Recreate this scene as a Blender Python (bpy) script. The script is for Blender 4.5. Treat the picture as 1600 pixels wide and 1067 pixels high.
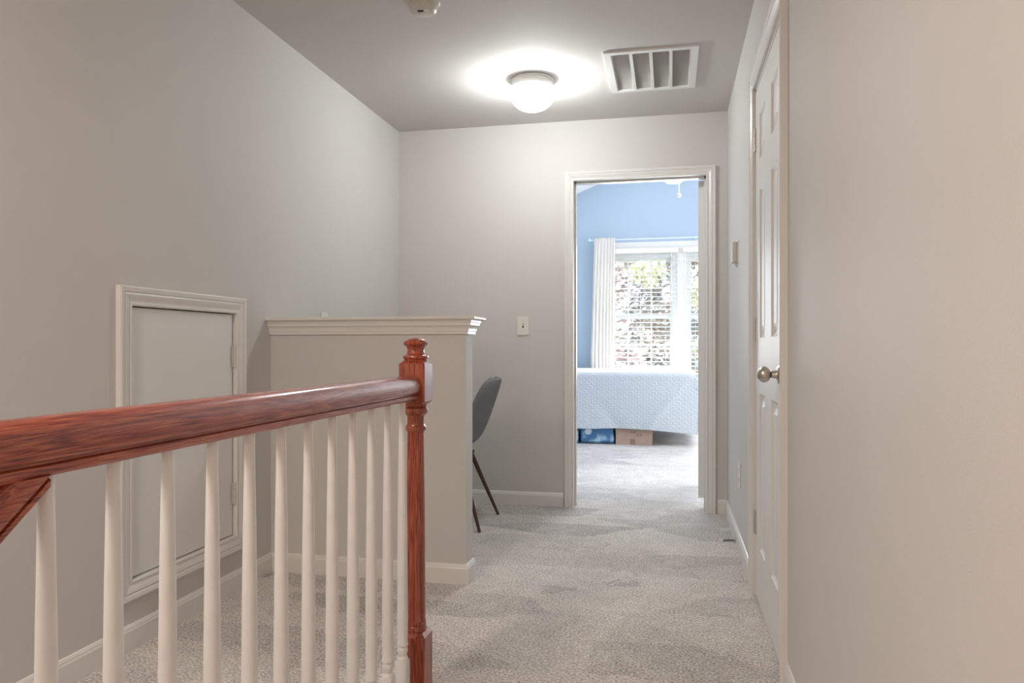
import bpy, bmesh, math, random
from mathutils import Vector, Matrix
random.seed(7)
PI = math.pi
S = bpy.context.scene
COL = S.collection
for o in list(bpy.data.objects):
    bpy.data.objects.remove(o, do_unlink=True)

# ------------------------------------------------------------------ camera
YAW = math.radians(12.04)
cd = bpy.data.cameras.new('camera'); cam = bpy.data.objects.new('camera', cd); COL.objects.link(cam)
cam.location = (0, 0, 1.0096)
cam.rotation_euler = (math.radians(90), 0, YAW)
cd.sensor_width = 36; cd.lens = 36 * 1162.4 / 1600; cd.shift_y = 8.9 / 1600
cd.clip_start = 0.02; cd.clip_end = 200
S.camera = cam

# ------------------------------------------------------------------ world, lights, exposure
w = bpy.data.worlds.new('world'); S.world = w; w.use_nodes = True
bg = w.node_tree.nodes['Background']
bg.inputs[0].default_value = (0.86, 0.93, 1.0, 1); bg.inputs[1].default_value = 5.5
S.view_settings.view_transform = 'Standard'
S.view_settings.look = 'None'
S.view_settings.gamma = 1
S.view_settings.use_curve_mapping = False
S.view_settings.exposure = 0.0

def light(name, kind, loc, rot, energy, color, **kw):
    ld = bpy.data.lights.new(name, kind); ld.energy = energy; ld.color = color
    for k, v in kw.items(): setattr(ld, k, v)
    lo = bpy.data.objects.new(name, ld); COL.objects.link(lo)
    lo.location = loc; lo.rotation_euler = rot
    return lo
light('sun', 'SUN', (0, 20, 20), (math.radians(35), math.radians(-28), math.radians(20)), 5.0, (1, .95, .88), angle=.02)
# area lights added inside the bedroom: guessed side-window fill, daylight at the window wall
light('bedroom_side_fill', 'AREA', (2.70, 6.7, 1.55), (0, math.radians(90), 0), 56, (.95, .97, 1.0),
      shape='RECTANGLE', size=1.5, size_y=2.2)
light('window_daylight', 'AREA', (0.1, 9.36, 1.42), (math.radians(-90), 0, 0), 140, (.91, .96, 1.0),
      shape='RECTANGLE', size=1.7, size_y=1.5)
# area fills added at the corridor end and stair head, no lamps seen there
light('rear_hall_fill', 'AREA', (-.7, -2.7, 1.55), (math.radians(90), 0, 0), 17, (1, .78, .60), shape='RECTANGLE', size=1.8, size_y=1.5)
light('stair_head_fill', 'AREA', (-1.25, .15, 2.38), (0, 0, 0), 34, (1, .88, .79), shape='DISK', size=.4)  # unseen fill added above the stairs to brighten the near walls

LAMP_WATTS = 40.0

# ------------------------------------------------------------------ materials
def nt(m):
    m.use_nodes = True
    return m.node_tree, m.node_tree.nodes, m.node_tree.links
def mat(name, col, rough=.5, bump=0, bscale=60, metal=0, coat=0, var=0, vscale=3, spec=.5, bdist=.002):
    m = bpy.data.materials.new(name); t, N, L = nt(m); b = N['Principled BSDF']
    b.inputs['Base Color'].default_value = (*col, 1); b.inputs['Roughness'].default_value = rough
    b.inputs['Metallic'].default_value = metal; b.inputs['Coat Weight'].default_value = coat
    b.inputs['Specular IOR Level'].default_value = spec
    tc = N.new('ShaderNodeTexCoord')
    if bump:
        n = N.new('ShaderNodeTexNoise'); n.inputs['Scale'].default_value = bscale; n.inputs['Detail'].default_value = 3
        L.new(tc.outputs['Object'], n.inputs['Vector'])
        bp = N.new('ShaderNodeBump'); bp.inputs['Strength'].default_value = bump; bp.inputs['Distance'].default_value = bdist
        L.new(n.outputs['Fac'], bp.inputs['Height']); L.new(bp.outputs['Normal'], b.inputs['Normal'])
    if var:
        n = N.new('ShaderNodeTexNoise'); n.inputs['Scale'].default_value = vscale; n.inputs['Detail'].default_value = 4
        L.new(tc.outputs['Object'], n.inputs['Vector'])
        r = N.new('ShaderNodeValToRGB')
        r.color_ramp.elements[0].color = (*[c * (1 - var) for c in col], 1); r.color_ramp.elements[0].position = .3
        r.color_ramp.elements[1].color = (*[min(1, c * (1 + var)) for c in col], 1); r.color_ramp.elements[1].position = .7
        L.new(n.outputs['Fac'], r.inputs['Fac']); L.new(r.outputs['Color'], b.inputs['Base Color'])
    return m
M = {}
M['wall'] = mat('wall_paint', (.67, .645, .62), .62, .12, 260, var=.02, vscale=1.6, spec=.25)
M['ceil'] = mat('ceiling_paint', (.64, .615, .585), .8, .25, 300, spec=.2)
M['trim'] = mat('trim_white', (.80, .78, .745), .33, .03, 40, spec=.5)
M['door'] = mat('door_white', (.82, .81, .79), .46, spec=.5)
M['baluster'] = mat('baluster_white', (.80, .77, .74), .38, .06, 30, var=.03, vscale=20)
M['blue'] = mat('bedroom_blue', (.42, .515, .62), .7, .1, 260, spec=.2)
M['bceil'] = mat('bedroom_ceiling', (.82, .80, .80), .8)
M['plastic'] = mat('plate_plastic', (.80, .77, .72), .35)
M['dark'] = mat('dark_slot', (.05, .045, .04), .7)
M['nickel'] = mat('satin_nickel', (.60, .55, .50), .32, metal=1)
M['hinge'] = mat('hinge_metal', (.62, .59, .56), .35, metal=.7)
M['paintedhinge'] = mat('painted_hinge', (.68, .64, .59), .4)
M['grey_fabric'] = mat('grey_chair_fabric', (.22, .225, .235), .95, .6, 520, var=.22, vscale=240, spec=.15)
M['legwood'] = mat('walnut_leg', (.085, .030, .020), .4, var=.25, vscale=30)
M['spread'] = mat('white_quilt', (.63, .65, .68), .85, .2, 300, spec=.2)
M['mattress'] = mat('mattress_fabric', (.7, .68, .63), .9)
M['carton'] = mat('cardboard', (.52, .35, .27), .85, var=.06, vscale=12)
M['cartonprint'] = mat('cardboard_print', (.36, .21, .16), .85)
M['fixture'] = mat('fixture_base', (.62, .61, .58), .3)
M['vent'] = mat('vent_enamel', (.84, .84, .82), .35)
M['louver'] = mat('vent_louver', (.85, .83, .80), .5)
M['detector'] = mat('detector_plastic', (.66, .62, .56), .45)
M['stairside'] = mat('stair_side_paint', (.72, .69, .65), .5)
M['rod'] = mat('curtain_rod_metal', (.62, .72, .85), .3, metal=.2)
M['grass'] = mat('lawn', (.16, .22, .08), .9, var=.3, vscale=2)
M['bark'] = mat('bark', (.22, .17, .14), .9, var=.3, vscale=8)
M['tape'] = mat('bin_label', (.75, .82, .88), .5)

# oak, grain along the given axis
def oak(name, axis):
    m = bpy.data.materials.new(name); t, N, L = nt(m); b = N['Principled BSDF']
    tc = N.new('ShaderNodeTexCoord'); mp = N.new('ShaderNodeMapping')
    s = [62, 62, 62]; s[axis] = 2.4
    mp.inputs['Scale'].default_value = s; mp.inputs['Location'].default_value = (.37, .11, .23)
    L.new(tc.outputs['Object'], mp.inputs['Vector'])
    n0 = N.new('ShaderNodeTexNoise'); n0.inputs['Scale'].default_value = 1.0; n0.inputs['Detail'].default_value = 2; n0.inputs['Distortion'].default_value = .6
    L.new(mp.outputs[0], n0.inputs['Vector'])
    ma = N.new('ShaderNodeMath'); ma.operation = 'MULTIPLY'; ma.inputs[1].default_value = 7; L.new(n0.outputs['Fac'], ma.inputs[0])
    fr = N.new('ShaderNodeMath'); fr.operation = 'PINGPONG'; fr.inputs[1].default_value = .5; L.new(ma.outputs[0], fr.inputs[0])
    mp2 = N.new('ShaderNodeMapping'); s2 = [330, 330, 330]; s2[axis] = 16
    mp2.inputs['Scale'].default_value = s2; L.new(tc.outputs['Object'], mp2.inputs['Vector'])
    n1 = N.new('ShaderNodeTexNoise'); n1.inputs['Scale'].default_value = 1.2; n1.inputs['Detail'].default_value = 5; n1.inputs['Roughness'].default_value = .7
    L.new(mp2.outputs[0], n1.inputs['Vector'])
    ad = N.new('ShaderNodeMath'); ad.operation = 'MULTIPLY_ADD'; ad.inputs[1].default_value = .55
    L.new(fr.outputs[0], ad.inputs[0]); L.new(n1.outputs['Fac'], ad.inputs[2])
    r = N.new('ShaderNodeValToRGB'); e = r.color_ramp.elements
    e[0].position = .40; e[0].color = (.10, .008, .003, 1)
    e[1].position = .90; e[1].color = (.50, .135, .052, 1)
    k = e.new(.56); k.color = (.27, .028, .008, 1)
    L.new(ad.outputs[0], r.inputs['Fac']); L.new(r.outputs['Color'], b.inputs['Base Color'])
    b.inputs['Roughness'].default_value = .42; b.inputs['Coat Weight'].default_value = .9; b.inputs['Coat Roughness'].default_value = .14
    bp = N.new('ShaderNodeBump'); bp.inputs['Strength'].default_value = .35; bp.inputs['Distance'].default_value = .0008
    L.new(n1.outputs['Fac'], bp.inputs['Height']); L.new(bp.outputs['Normal'], b.inputs['Normal'])
    return m
M['oak_y'] = oak('red_oak_along', 1)
M['oak_z'] = oak('red_oak_upright', 2)

def carpet():
    m = bpy.data.materials.new('carpet_pile'); t, N, L = nt(m); b = N['Principled BSDF']
    tc = N.new('ShaderNodeTexCoord')
    def noise(sc, det=2, dist=0):
        n = N.new('ShaderNodeTexNoise'); n.inputs['Scale'].default_value = sc; n.inputs['Detail'].default_value = det
        n.inputs['Distortion'].default_value = dist; L.new(tc.outputs['Object'], n.inputs['Vector']); return n
    fine = noise(115, 3); mid = noise(9, 4, 1.2); big = noise(2.2, 3, 1.5)
    vo = N.new('ShaderNodeTexVoronoi'); vo.inputs['Scale'].default_value = 2.3; vo.inputs['Randomness'].default_value = 1
    mpv = N.new('ShaderNodeMapping'); mpv.inputs['Rotation'].default_value = (0, 0, .5); mpv.inputs['Scale'].default_value = (.8, 2.0, 1)
    L.new(tc.outputs['Object'], mpv.inputs['Vector'])
    mixv = N.new('ShaderNodeMix'); mixv.data_type = 'VECTOR'; mixv.inputs['Factor'].default_value = .10
    L.new(mpv.outputs[0], mixv.inputs['A']); L.new(mid.outputs['Color'], mixv.inputs['B']); L.new(mixv.outputs['Result'], vo.inputs['Vector'])
    sv = N.new('ShaderNodeSeparateColor'); L.new(vo.outputs['Color'], sv.inputs[0])
    # brightness factor
    def math_(op, a, b_, c=None):
        n = N.new('ShaderNodeMath'); n.operation = op
        for i, x in enumerate((a, b_, c)):
            if x is None: continue
            if isinstance(x, (int, float)): n.inputs[i].default_value = x
            else: L.new(x, n.inputs[i])
        return n.outputs[0]
    f = math_('MULTIPLY_ADD', fine.outputs['Fac'], 2.3, -.15)
    g = math_('MULTIPLY_ADD', mid.outputs['Fac'], .5, -.25)
    h = math_('MULTIPLY_ADD', sv.outputs[0], .30, -.15)
    k = math_('MULTIPLY_ADD', big.outputs['Fac'], .3, -.15)
    f = math_('ADD', f, g); f = math_('ADD', f, h); f = math_('ADD', f, k)
    cm = N.new('ShaderNodeVectorMath'); cm.operation = 'SCALE'; cm.inputs[0].default_value = (.67, .625, .59)
    L.new(f, cm.inputs['Scale']); L.new(cm.outputs[0], b.inputs['Base Color'])
    b.inputs['Roughness'].default_value = 1; b.inputs['Specular IOR Level'].default_value = .1
    b.inputs['Sheen Weight'].default_value = .15
    bh = math_('MULTIPLY_ADD', mid.outputs['Fac'], 1.4, fine.outputs['Fac'])
    bp = N.new('ShaderNodeBump'); bp.inputs['Strength'].default_value = 1.0; bp.inputs['Distance'].default_value = .009
    L.new(bh, bp.inputs['Height']); L.new(bp.outputs['Normal'], b.inputs['Normal'])
    return m
M['carpet'] = carpet()

def translucent(name, col, fac):
    m = bpy.data.materials.new(name); t, N, L = nt(m); N.remove(N['Principled BSDF'])
    d = N.new('ShaderNodeBsdfDiffuse'); d.inputs[0].default_value = (*col, 1)
    tr = N.new('ShaderNodeBsdfTranslucent'); tr.inputs[0].default_value = (*col, 1)
    mx = N.new('ShaderNodeMixShader'); mx.inputs[0].default_value = fac
    L.new(d.outputs[0], mx.inputs[1]); L.new(tr.outputs[0], mx.inputs[2]); L.new(mx.outputs[0], N['Material Output'].inputs[0])
    return m
M['sheer'] = translucent('sheer_curtain', (.95, .915, .865), .5)
M['slat'] = translucent('blind_slat', (.90, .90, .92), .35)
def glass():
    m = bpy.data.materials.new('window_glass'); t, N, L = nt(m); N.remove(N['Principled BSDF'])
    a = N.new('ShaderNodeBsdfTransparent'); a.inputs[0].default_value = (.97, .98, .98, 1)
    g = N.new('ShaderNodeBsdfGlossy'); g.inputs['Roughness'].default_value = .03
    mx = N.new('ShaderNodeMixShader'); mx.inputs[0].default_value = .06
    L.new(a.outputs[0], mx.inputs[1]); L.new(g.outputs[0], mx.inputs[2]); L.new(mx.outputs[0], N['Material Output'].inputs[0])
    return m
M['glass'] = glass()
def emit(name, col, s):
    m = bpy.data.materials.new(name); t, N, L = nt(m); b = N['Principled BSDF']
    b.inputs['Base Color'].default_value = (.8, .8, .8, 1); b.inputs['Emission Color'].default_value = (*col, 1)
    b.inputs['Emission Strength'].default_value = s; b.inputs['Roughness'].default_value = .2
    return m
def globe_glass():
    m = bpy.data.materials.new('lit_ribbed_glass'); t, N, L = nt(m); N.remove(N['Principled BSDF'])
    a = N.new('ShaderNodeBsdfTransparent'); e = N.new('ShaderNodeEmission'); e.inputs[0].default_value = (.97, .99, 1, 1); e.inputs[1].default_value = 1.5
    g = N.new('ShaderNodeBsdfTranslucent'); g.inputs[0].default_value = (.9, .9, .9, 1)
    ad = N.new('ShaderNodeAddShader'); L.new(e.outputs[0], ad.inputs[0]); L.new(g.outputs[0], ad.inputs[1])
    mx = N.new('ShaderNodeMixShader'); mx.inputs[0].default_value = .5
    L.new(a.outputs[0], mx.inputs[1]); L.new(ad.outputs[0], mx.inputs[2]); L.new(mx.outputs[0], N['Material Output'].inputs[0])
    return m
M['globe'] = globe_glass()
M['fanbowl'] = emit('fan_light_glass', (1, .98, .95), 2.5)
def leafmat(name, c1, c2):
    m = bpy.data.materials.new(name); t, N, L = nt(m); b = N['Principled BSDF']
    tc = N.new('ShaderNodeTexCoord'); n = N.new('ShaderNodeTexNoise'); n.inputs['Scale'].default_value = 2.2; n.inputs['Detail'].default_value = 5
    L.new(tc.outputs['Object'], n.inputs['Vector']); r = N.new('ShaderNodeValToRGB')
    r.color_ramp.elements[0].position = .35; r.color_ramp.elements[0].color = (*c1, 1)
    r.color_ramp.elements[1].position = .65; r.color_ramp.elements[1].color = (*c2, 1)
    L.new(n.outputs['Fac'], r.inputs['Fac']); L.new(r.outputs['Color'], b.inputs['Base Color']); b.inputs['Roughness'].default_value = .8
    return m
def binmat():
    m = bpy.data.materials.new('blue_bin_plastic'); t, N, L = nt(m); b = N['Principled BSDF']
    tc = N.new('ShaderNodeTexCoord'); n = N.new('ShaderNodeTexNoise'); n.inputs['Scale'].default_value = 9; n.inputs['Detail'].default_value = 1.5
    L.new(tc.outputs['Object'], n.inputs['Vector']); r = N.new('ShaderNodeValToRGB')
    r.color_ramp.elements[0].position = .5; r.color_ramp.elements[0].color = (.07, .20, .40, 1)
    r.color_ramp.elements[1].position = .68; r.color_ramp.elements[1].color = (.45, .65, .80, 1)
    L.new(n.outputs['Fac'], r.inputs['Fac']); L.new(r.outputs['Color'], b.inputs['Base Color']); b.inputs['Roughness'].default_value = .2
    return m
M['bin'] = binmat()

# ------------------------------------------------------------------ helpers
def box(bm, x0, x1, y0, y1, z0, z1, bev=0, seg=2):
    vs = [bm.verts.new((x, y, z)) for x in (x0, x1) for y in (y0, y1) for z in (z0, z1)]
    fs = [(0, 1, 3, 2), (4, 6, 7, 5), (0, 4, 5, 1), (2, 3, 7, 6), (0, 2, 6, 4), (1, 5, 7, 3)]
    faces = [bm.faces.new([vs[i] for i in f]) for f in fs]
    if bev:
        es = list({e for f in faces for e in f.edges})
        bmesh.ops.bevel(bm, geom=es, offset=bev, segments=seg, profile=.6, affect='EDGES')
def lathe(bm, prof, n=32, c=(0, 0, 0), axis='z', cap=True, ribs=0, ramp=0):
    rings = []
    for r, h in prof:
        ring = []
        for i in range(n):
            a = 2 * PI * i / n
            rr = r * (1 + (ramp * math.cos(ribs * a) if ribs else 0))
            x, y = rr * math.cos(a), rr * math.sin(a)
            p = {'z': (x, y, h), 'x': (h, x, y), 'y': (x, h, y)}[axis]
            ring.append(bm.verts.new((c[0] + p[0], c[1] + p[1], c[2] + p[2])))
        rings.append(ring)
    for a, b in zip(rings, rings[1:]):
        for i in range(n):
            bm.faces.new((a[i], a[(i + 1) % n], b[(i + 1) % n], b[i]))
    if cap:
        for rg in (rings[0], rings[-1]): bm.faces.new(rg)
def tube(bm, pts, rad, n=10):
    rs = rad if isinstance(rad, (list, tuple)) else [rad] * len(pts)
    pts = [Vector(p) for p in pts]; prev = None; up0 = Vector((0, 0, 1))
    for i, p in enumerate(pts):
        d = (pts[min(i + 1, len(pts) - 1)] - pts[max(i - 1, 0)]).normalized()
        u = d.cross(up0)
        if u.length < .05: u = d.cross(Vector((1, 0, 0)))
        u.normalize(); v = d.cross(u)
        ring = [bm.verts.new(p + (u * math.cos(2 * PI * k / n) + v * math.sin(2 * PI * k / n)) * rs[i]) for k in range(n)]
        if prev:
            for k in range(n): bm.faces.new((prev[k], prev[(k + 1) % n], ring[(k + 1) % n], ring[k]))
        else: bm.faces.new(ring)
        prev = ring
    bm.faces.new(prev)
def prism(bm, poly, a, b, axis='y'):
    """poly in the plane across axis, extruded from a to b"""
    def P(p, t): return {'y': (p[0], t, p[1]), 'x': (t, p[0], p[1]), 'z': (p[0], p[1], t)}[axis]
    A = [bm.verts.new(P(p, a)) for p in poly]; B = [bm.verts.new(P(p, b)) for p in poly]
    n = len(poly)
    for i in range(n): bm.faces.new((A[i], A[(i + 1) % n], B[(i + 1) % n], B[i]))
    bm.faces.new(A); bm.faces.new(B)
def obj(name, bm, m, parent=None, smooth=False, angle=35):
    bmesh.ops.recalc_face_normals(bm, faces=bm.faces)
    me = bpy.data.meshes.new(name); bm.to_mesh(me); bm.free()
    me.materials.append(M[m] if isinstance(m, str) else m)
    if smooth:
        for p in me.polygons: p.use_smooth = True
        try: me.set_sharp_from_angle(angle=math.radians(angle))
        except Exception: pass
    o = bpy.data.objects.new(name, me); COL.objects.link(o)
    if parent: o.parent = parent
    return o
def tag(o, label=None, cat=None, group=None, kind=None):
    if label: o['label'] = label
    if cat: o['category'] = cat
    if group: o['group'] = group
    if kind: o['kind'] = kind
    return o
def thing(name, label, cat, loc=(0, 0, 0), rz=0, group=None, kind=None):
    o = bpy.data.objects.new(name, None); COL.objects.link(o); o.location = loc; o.rotation_euler = (0, 0, rz)
    o.empty_display_size = .05
    return tag(o, label, cat, group, kind)
def NB(): return bmesh.new()
def simple(name, m, parent, boxes, bev=0, smooth=False):
    bm = NB()
    for b in boxes: box(bm, *b, bev=bev)
    return obj(name, bm, m, parent, smooth)
def dup(root, loc, rz=None, label=None):
    r = root.copy(); COL.objects.link(r); r.location = loc
    if rz is not None: r.rotation_euler = (0, 0, rz)
    if label: r['label'] = label
    for ch in list(root.children):
        c = ch.copy(); COL.objects.link(c); c.parent = r
        for g in list(ch.children):
            d = g.copy(); COL.objects.link(d); d.parent = c
    return r

XL, XR, YB, H = -1.767, .337, 4.681, 2.44
YH, YH2, XE = 3.061, 3.165, -.853        # half wall
YR = -3.0                                 # end of the corridor behind the camera
YS = 1.60                                 # head of the stairs
XS = -.765                                # edge of the stair opening

# ------------------------------------------------------------------ shell: floor, walls, ceiling
bm = NB()
box(bm, XL, XR, YS, YB + .12, -.2, 0)
box(bm, XS, XR, YR, YS, -.2, 0)
box(bm, -2.55, 2.85, YB + .12, 9.6, -.2, 0)
tag(obj('floor', bm, 'carpet'), 'beige cut-pile carpet of the hall and the bedroom', 'floor', kind='structure')

bm = NB()
# left wall with the access door hole y 2.165..2.772, z .232..1.148 ; runs down beside the stairs
box(bm, XL - .1, XL, YR, 2.16, -2.8, H)
box(bm, XL - .1, XL, 2.777, YB, -.2, H)
box(bm, XL - .1, XL, 2.16, 2.777, -2.8, .228)
box(bm, XL - .1, XL, 2.16, 2.777, 1.152, H)
tag(obj('wall_left', bm, 'wall'), 'tall beige painted wall on the left of the landing', 'wall', kind='structure')
bm = NB()
box(bm, XL - .1, -.620, YB, YB + .1, -.2, H)
box(bm, .232, XR + .1, YB, YB + .1, -.2, H)
box(bm, -.620, .232, YB, YB + .1, 2.083, H)
tag(obj('wall_back', bm, 'wall'), 'beige end wall with the bedroom doorway', 'wall', kind='structure')
bm = NB()
D0, D1, DT = 2.372, 3.163, 2.062           # closet door hole in the right wall
box(bm, XR, XR + .1, YR, D0, -.2, H)
box(bm, XR, XR + .1, D1, YB, -.2, H)
box(bm, XR, XR + .1, D0, D1, DT, H)
tag(obj('wall_right', bm, 'wall'), 'beige wall on the right with the closet door', 'wall', kind='structure')
simple('closet_light_stop', 'wall', None, [(XR + .9, XR + 1.0, D0 - .3, D1 + .3, -.2, H), (XR + .1, XR + 1.0, D0 - .4, D0 - .3, -.2, H),
       (XR + .1, XR + 1.0, D1 + .3, D1 + .4, -.2, H), (XR + .1, XR + 1, D0 - .4, D1 + .4, H, H + .1), (XR, XR + 1, D0, D1, -.2, 0)])
tag(bpy.data.objects['closet_light_stop'], kind='structure'); bpy.data.objects['closet_light_stop'].name = 'wall_closet_light_stop'  # unseen box behind the closet door, added to stop light leaks
o = simple('wall_attic_light_stop', 'wall', None, [(XL - .6, XL - .5, 1.9, 3.1, -.2, 1.5), (XL - .5, XL - .1, 1.9, 2.0, -.2, 1.5), (XL - .5, XL - .1, 3.0, 3.1, -.2, 1.5), (XL - .6, XL - .1, 1.9, 3.1, 1.5, 1.6), (XL - .6, XL - .1, 1.9, 3.1, -.3, -.2)])
tag(o, kind='structure')  # unseen backing added behind the access door to keep outside light out
o = simple('wall_rear', 'wall', None, [(XL - .1, XR + .1, YR - .1, YR, -2.8, H)]); tag(o, kind='structure')
o = simple('ceiling', 'ceil', None, [(XL - .1, XR + .1, YR - .1, YB + .1, H, H + .12)])
tag(o, 'flat beige painted hall ceiling', 'ceiling', kind='structure')
# stairwell below the landing
o = simple('wall_stairwell', 'stairside', None, [(XS, XS + .1, YR, YS, -2.8, -.2), (XL - .1, XS + .1, YS + .05, YS + .15, -2.8, -.2)])
tag(o, kind='structure')
o = simple('floor_lower', 'carpet', None, [(XL, XS, YR, YS + .05, -2.9, -2.8)]); tag(o, kind='structure')
st = thing('stairs', 'carpeted stairs going down beside the railing', 'stairs', (XL, YS, 0), kind='structure')
for i in range(12):
    bm = NB(); zt = -.19 * (i + 1)
    box(bm, 0, XS - XL, -.26 * (i + 1), -.26 * i + .02, zt - .19, zt, bev=.008)
    obj('step', bm, 'carpet', st)

# half wall with its moulded cap
o = simple('wall_half', 'wall', None, [(XL, XE, YH, YH2, -.05, 1.075)])
tag(o, 'waist-high beige half wall with a moulded white cap', 'half wall', kind='structure')
prof = [(0, 1.066), (.011, 1.066), (.012, 1.077), (.015, 1.079), (.016, 1.088), (.018, 1.094), (.024, 1.101), (.027, 1.104),
        (.027, 1.114), (.031, 1.116), (.031, 1.125), (.046, 1.127), (.050, 1.131), (.050, 1.136), (.045, 1.142)]
bm = NB(); rings = []
for off, z in prof:
    rings.append([bm.verts.new(p) for p in ((XL, YH - off, z), (XE + off, YH - off, z), (XE + off, YH2 + off, z), (XL, YH2 + off, z))])
for a, b in zip(rings, rings[1:]):
    for i in range(4): bm.faces.new((a[i], a[(i + 1) % 4], b[(i + 1) % 4], b[i]))
bm.faces.new(rings[-1])
cap = obj('trim_1', bm, 'trim'); tag(cap, 'white moulded cap along the top of the half wall', 'trim', kind='structure')

# ------------------------------------------------------------------ bedroom shell
XBL, XBR, YW, RX, RZ, EZ = -2.45, 2.8, 9.6, .175, 3.567, 2.455
gable = [(XBL - .1, EZ), (RX, RZ + .04), (XBR + .1, EZ)]
bm = NB()   # blue face of the doorway wall (gable)
prism(bm, [(XBL - .1, -.2), (-.612, -.2), (-.612, 2.075), (XBL - .1, 2.075)], YB + .1, YB + .12)
prism(bm, [(.224, -.2), (XBR + .1, -.2), (XBR + .1, 2.075), (.224, 2.075)], YB + .1, YB + .12)
prism(bm, [(XBL - .1, 2.075), (XBR + .1, 2.075), (XBR + .1, EZ), (RX, RZ + .1), (XBL - .1, EZ)], YB + .1, YB + .12)
tag(obj('wall_bedroom_front', bm, 'blue'), kind='structure')
WX0, WX1, WZ0, WZ1 = -.837, 1.081, .62, 2.185
bm = NB()
box(bm, XBL - .1, WX0 - .02, YW, YW + .12, -.2, WZ1); box(bm, WX1 + .02, XBR + .1, YW, YW + .12, -.2, WZ1)
box(bm, WX0 - .02, WX1 + .02, YW, YW + .12, -.2, WZ0)
prism(bm, [(XBL - .1, WZ1), (XBR + .1, WZ1), (XBR + .1, EZ), (RX, RZ + .1), (XBL - .1, EZ)], YW, YW + .12)
tag(obj('wall_bedroom_back', bm, 'blue'), 'sky blue bedroom wall around the window', 'wall', kind='structure')
o = simple('wall_bedroom_left', 'blue', None, [(XBL - .1, XBL, YB + .12, YW, -.2, EZ + .05)]); tag(o, kind='structure')
bm = NB()
box(bm, XBR, XBR + .1, YB + .12, 5.6, -.2, EZ + .05); box(bm, XBR, XBR + .1, 7.8, YW, -.2, EZ + .05)
box(bm, XBR, XBR + .1, 5.6, 7.8, -.2, .8); box(bm, XBR, XBR + .1, 5.6, 7.8, 2.3, EZ + .05)
tag(obj('wall_bedroom_right', bm, 'blue'), kind='structure')
bm = NB()
prism(bm, [(XBL - .1, EZ - .04), (RX, RZ), (XBR + .1, EZ - .04), (XBR + .1, EZ + .1), (RX, RZ + .14), (XBL - .1, EZ + .1)], YB + .1, YW + .12)
tag(obj('ceiling_bedroom', bm, 'bceil'), 'white vaulted bedroom ceiling', 'ceiling', kind='structure')

# ------------------------------------------------------------------ casings and baseboards
CAS = [(.0, 0), (.0, .009), (.004, .012), (.010, .012), (.013, .009), (.018, .010), (.030, .015), (.038, .017), (.044, .014), (.047, .018), (.060, .020), (.065, .017), (.065, 0)]
def casing(parent, fn, s0, s1, z0, z1, closed, prof=CAS, m='trim'):
    """fn(s, depth, z) -> point ; frame around rectangle"""
    if closed: segs = [('L', 'T'), ('T', 'R'), ('R', 'B'), ('B', 'L')]
    def corner(k, wd):
        return [(s0 - wd, z0 - (wd if closed else 0)), (s0 - wd, z1 + wd), (s1 + wd, z1 + wd), (s1 + wd, z0 - (wd if closed else 0))][k]
    for k in range(4 if closed else 3):
        bm = NB(); A = []; B = []
        for wd, dp in prof:
            a = corner(k, wd); b = corner((k + 1) % 4, wd)
            A.append(bm.verts.new(fn(a[0], dp, a[1]))); B.append(bm.verts.new(fn(b[0], dp, b[1])))
        for i in range(len(prof) - 1): bm.faces.new((A[i], A[i + 1], B[i + 1], B[i]))
        bm.faces.new(A); bm.faces.new(B)
        obj('casing', bm, m, parent)
BB = [(.0, 0), (.013, 0), (.013, .066), (.010, .072), (.010, .075), (.005, .083), (0, .085)]
def baseboard(name, pts, side, label, zoff=0):
    """pts: xy polyline; side=+1 offsets to the left of travel"""
    n = len(pts); bm = NB(); rings = []
    P = [Vector(p) for p in pts]
    for i in range(n):
        def nrm(a, b): d = (b - a).normalized(); return Vector((-d.y, d.x)) * side
        if i == 0: m_ = nrm(P[0], P[1]); s = 1
        elif i == n - 1: m_ = nrm(P[-2], P[-1]); s = 1
        else:
            n1, n2 = nrm(P[i - 1], P[i]), nrm(P[i], P[i + 1]); m_ = (n1 + n2).normalized(); s = 1 / max(.2, m_.dot(n1))
        rings.append([bm.verts.new((P[i].x + m_.x * s * o_, P[i].y + m_.y * s * o_, z + zoff)) for o_, z in BB])
    for a, b in zip(rings, rings[1:]):
        for j in range(len(BB)): bm.faces.new((a[j], a[(j + 1) % len(BB)], b[(j + 1) % len(BB)], b[j]))
    bm.faces.new(rings[0]); bm.faces.new(rings[-1])
    return tag(obj(name, bm, 'trim'), label, 'baseboard', kind='structure')
baseboard('baseboard_left', [(XL, YS), (XL, YH - .013)], -1, 'white baseboard under the access door')
baseboard('baseboard_half_wall', [(XL, YH), (XE, YH), (XE, YH2), (XL, YH2)], -1, 'white baseboard around the half wall')
baseboard('baseboard_alcove', [(XL, YH2 + .013), (XL, YB - .013)], -1, 'white baseboard behind the half wall')
baseboard('baseboard_back', [(XL, YB), (-.665, YB)], -1, 'white baseboard on the end wall left of the doorway')
baseboard('baseboard_corner', [(.277, YB), (XR, YB), (XR, 3.228)], -1, 'white baseboard from the doorway to the closet door')
baseboard('baseboard_right', [(XR, 2.31), (XR, YR)], -1, 'white baseboard in front of the closet door')
baseboard('baseboard_bedroom', [(XBL, YW), (XBR, YW)], -1, 'white baseboard below the bedroom window')

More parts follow.
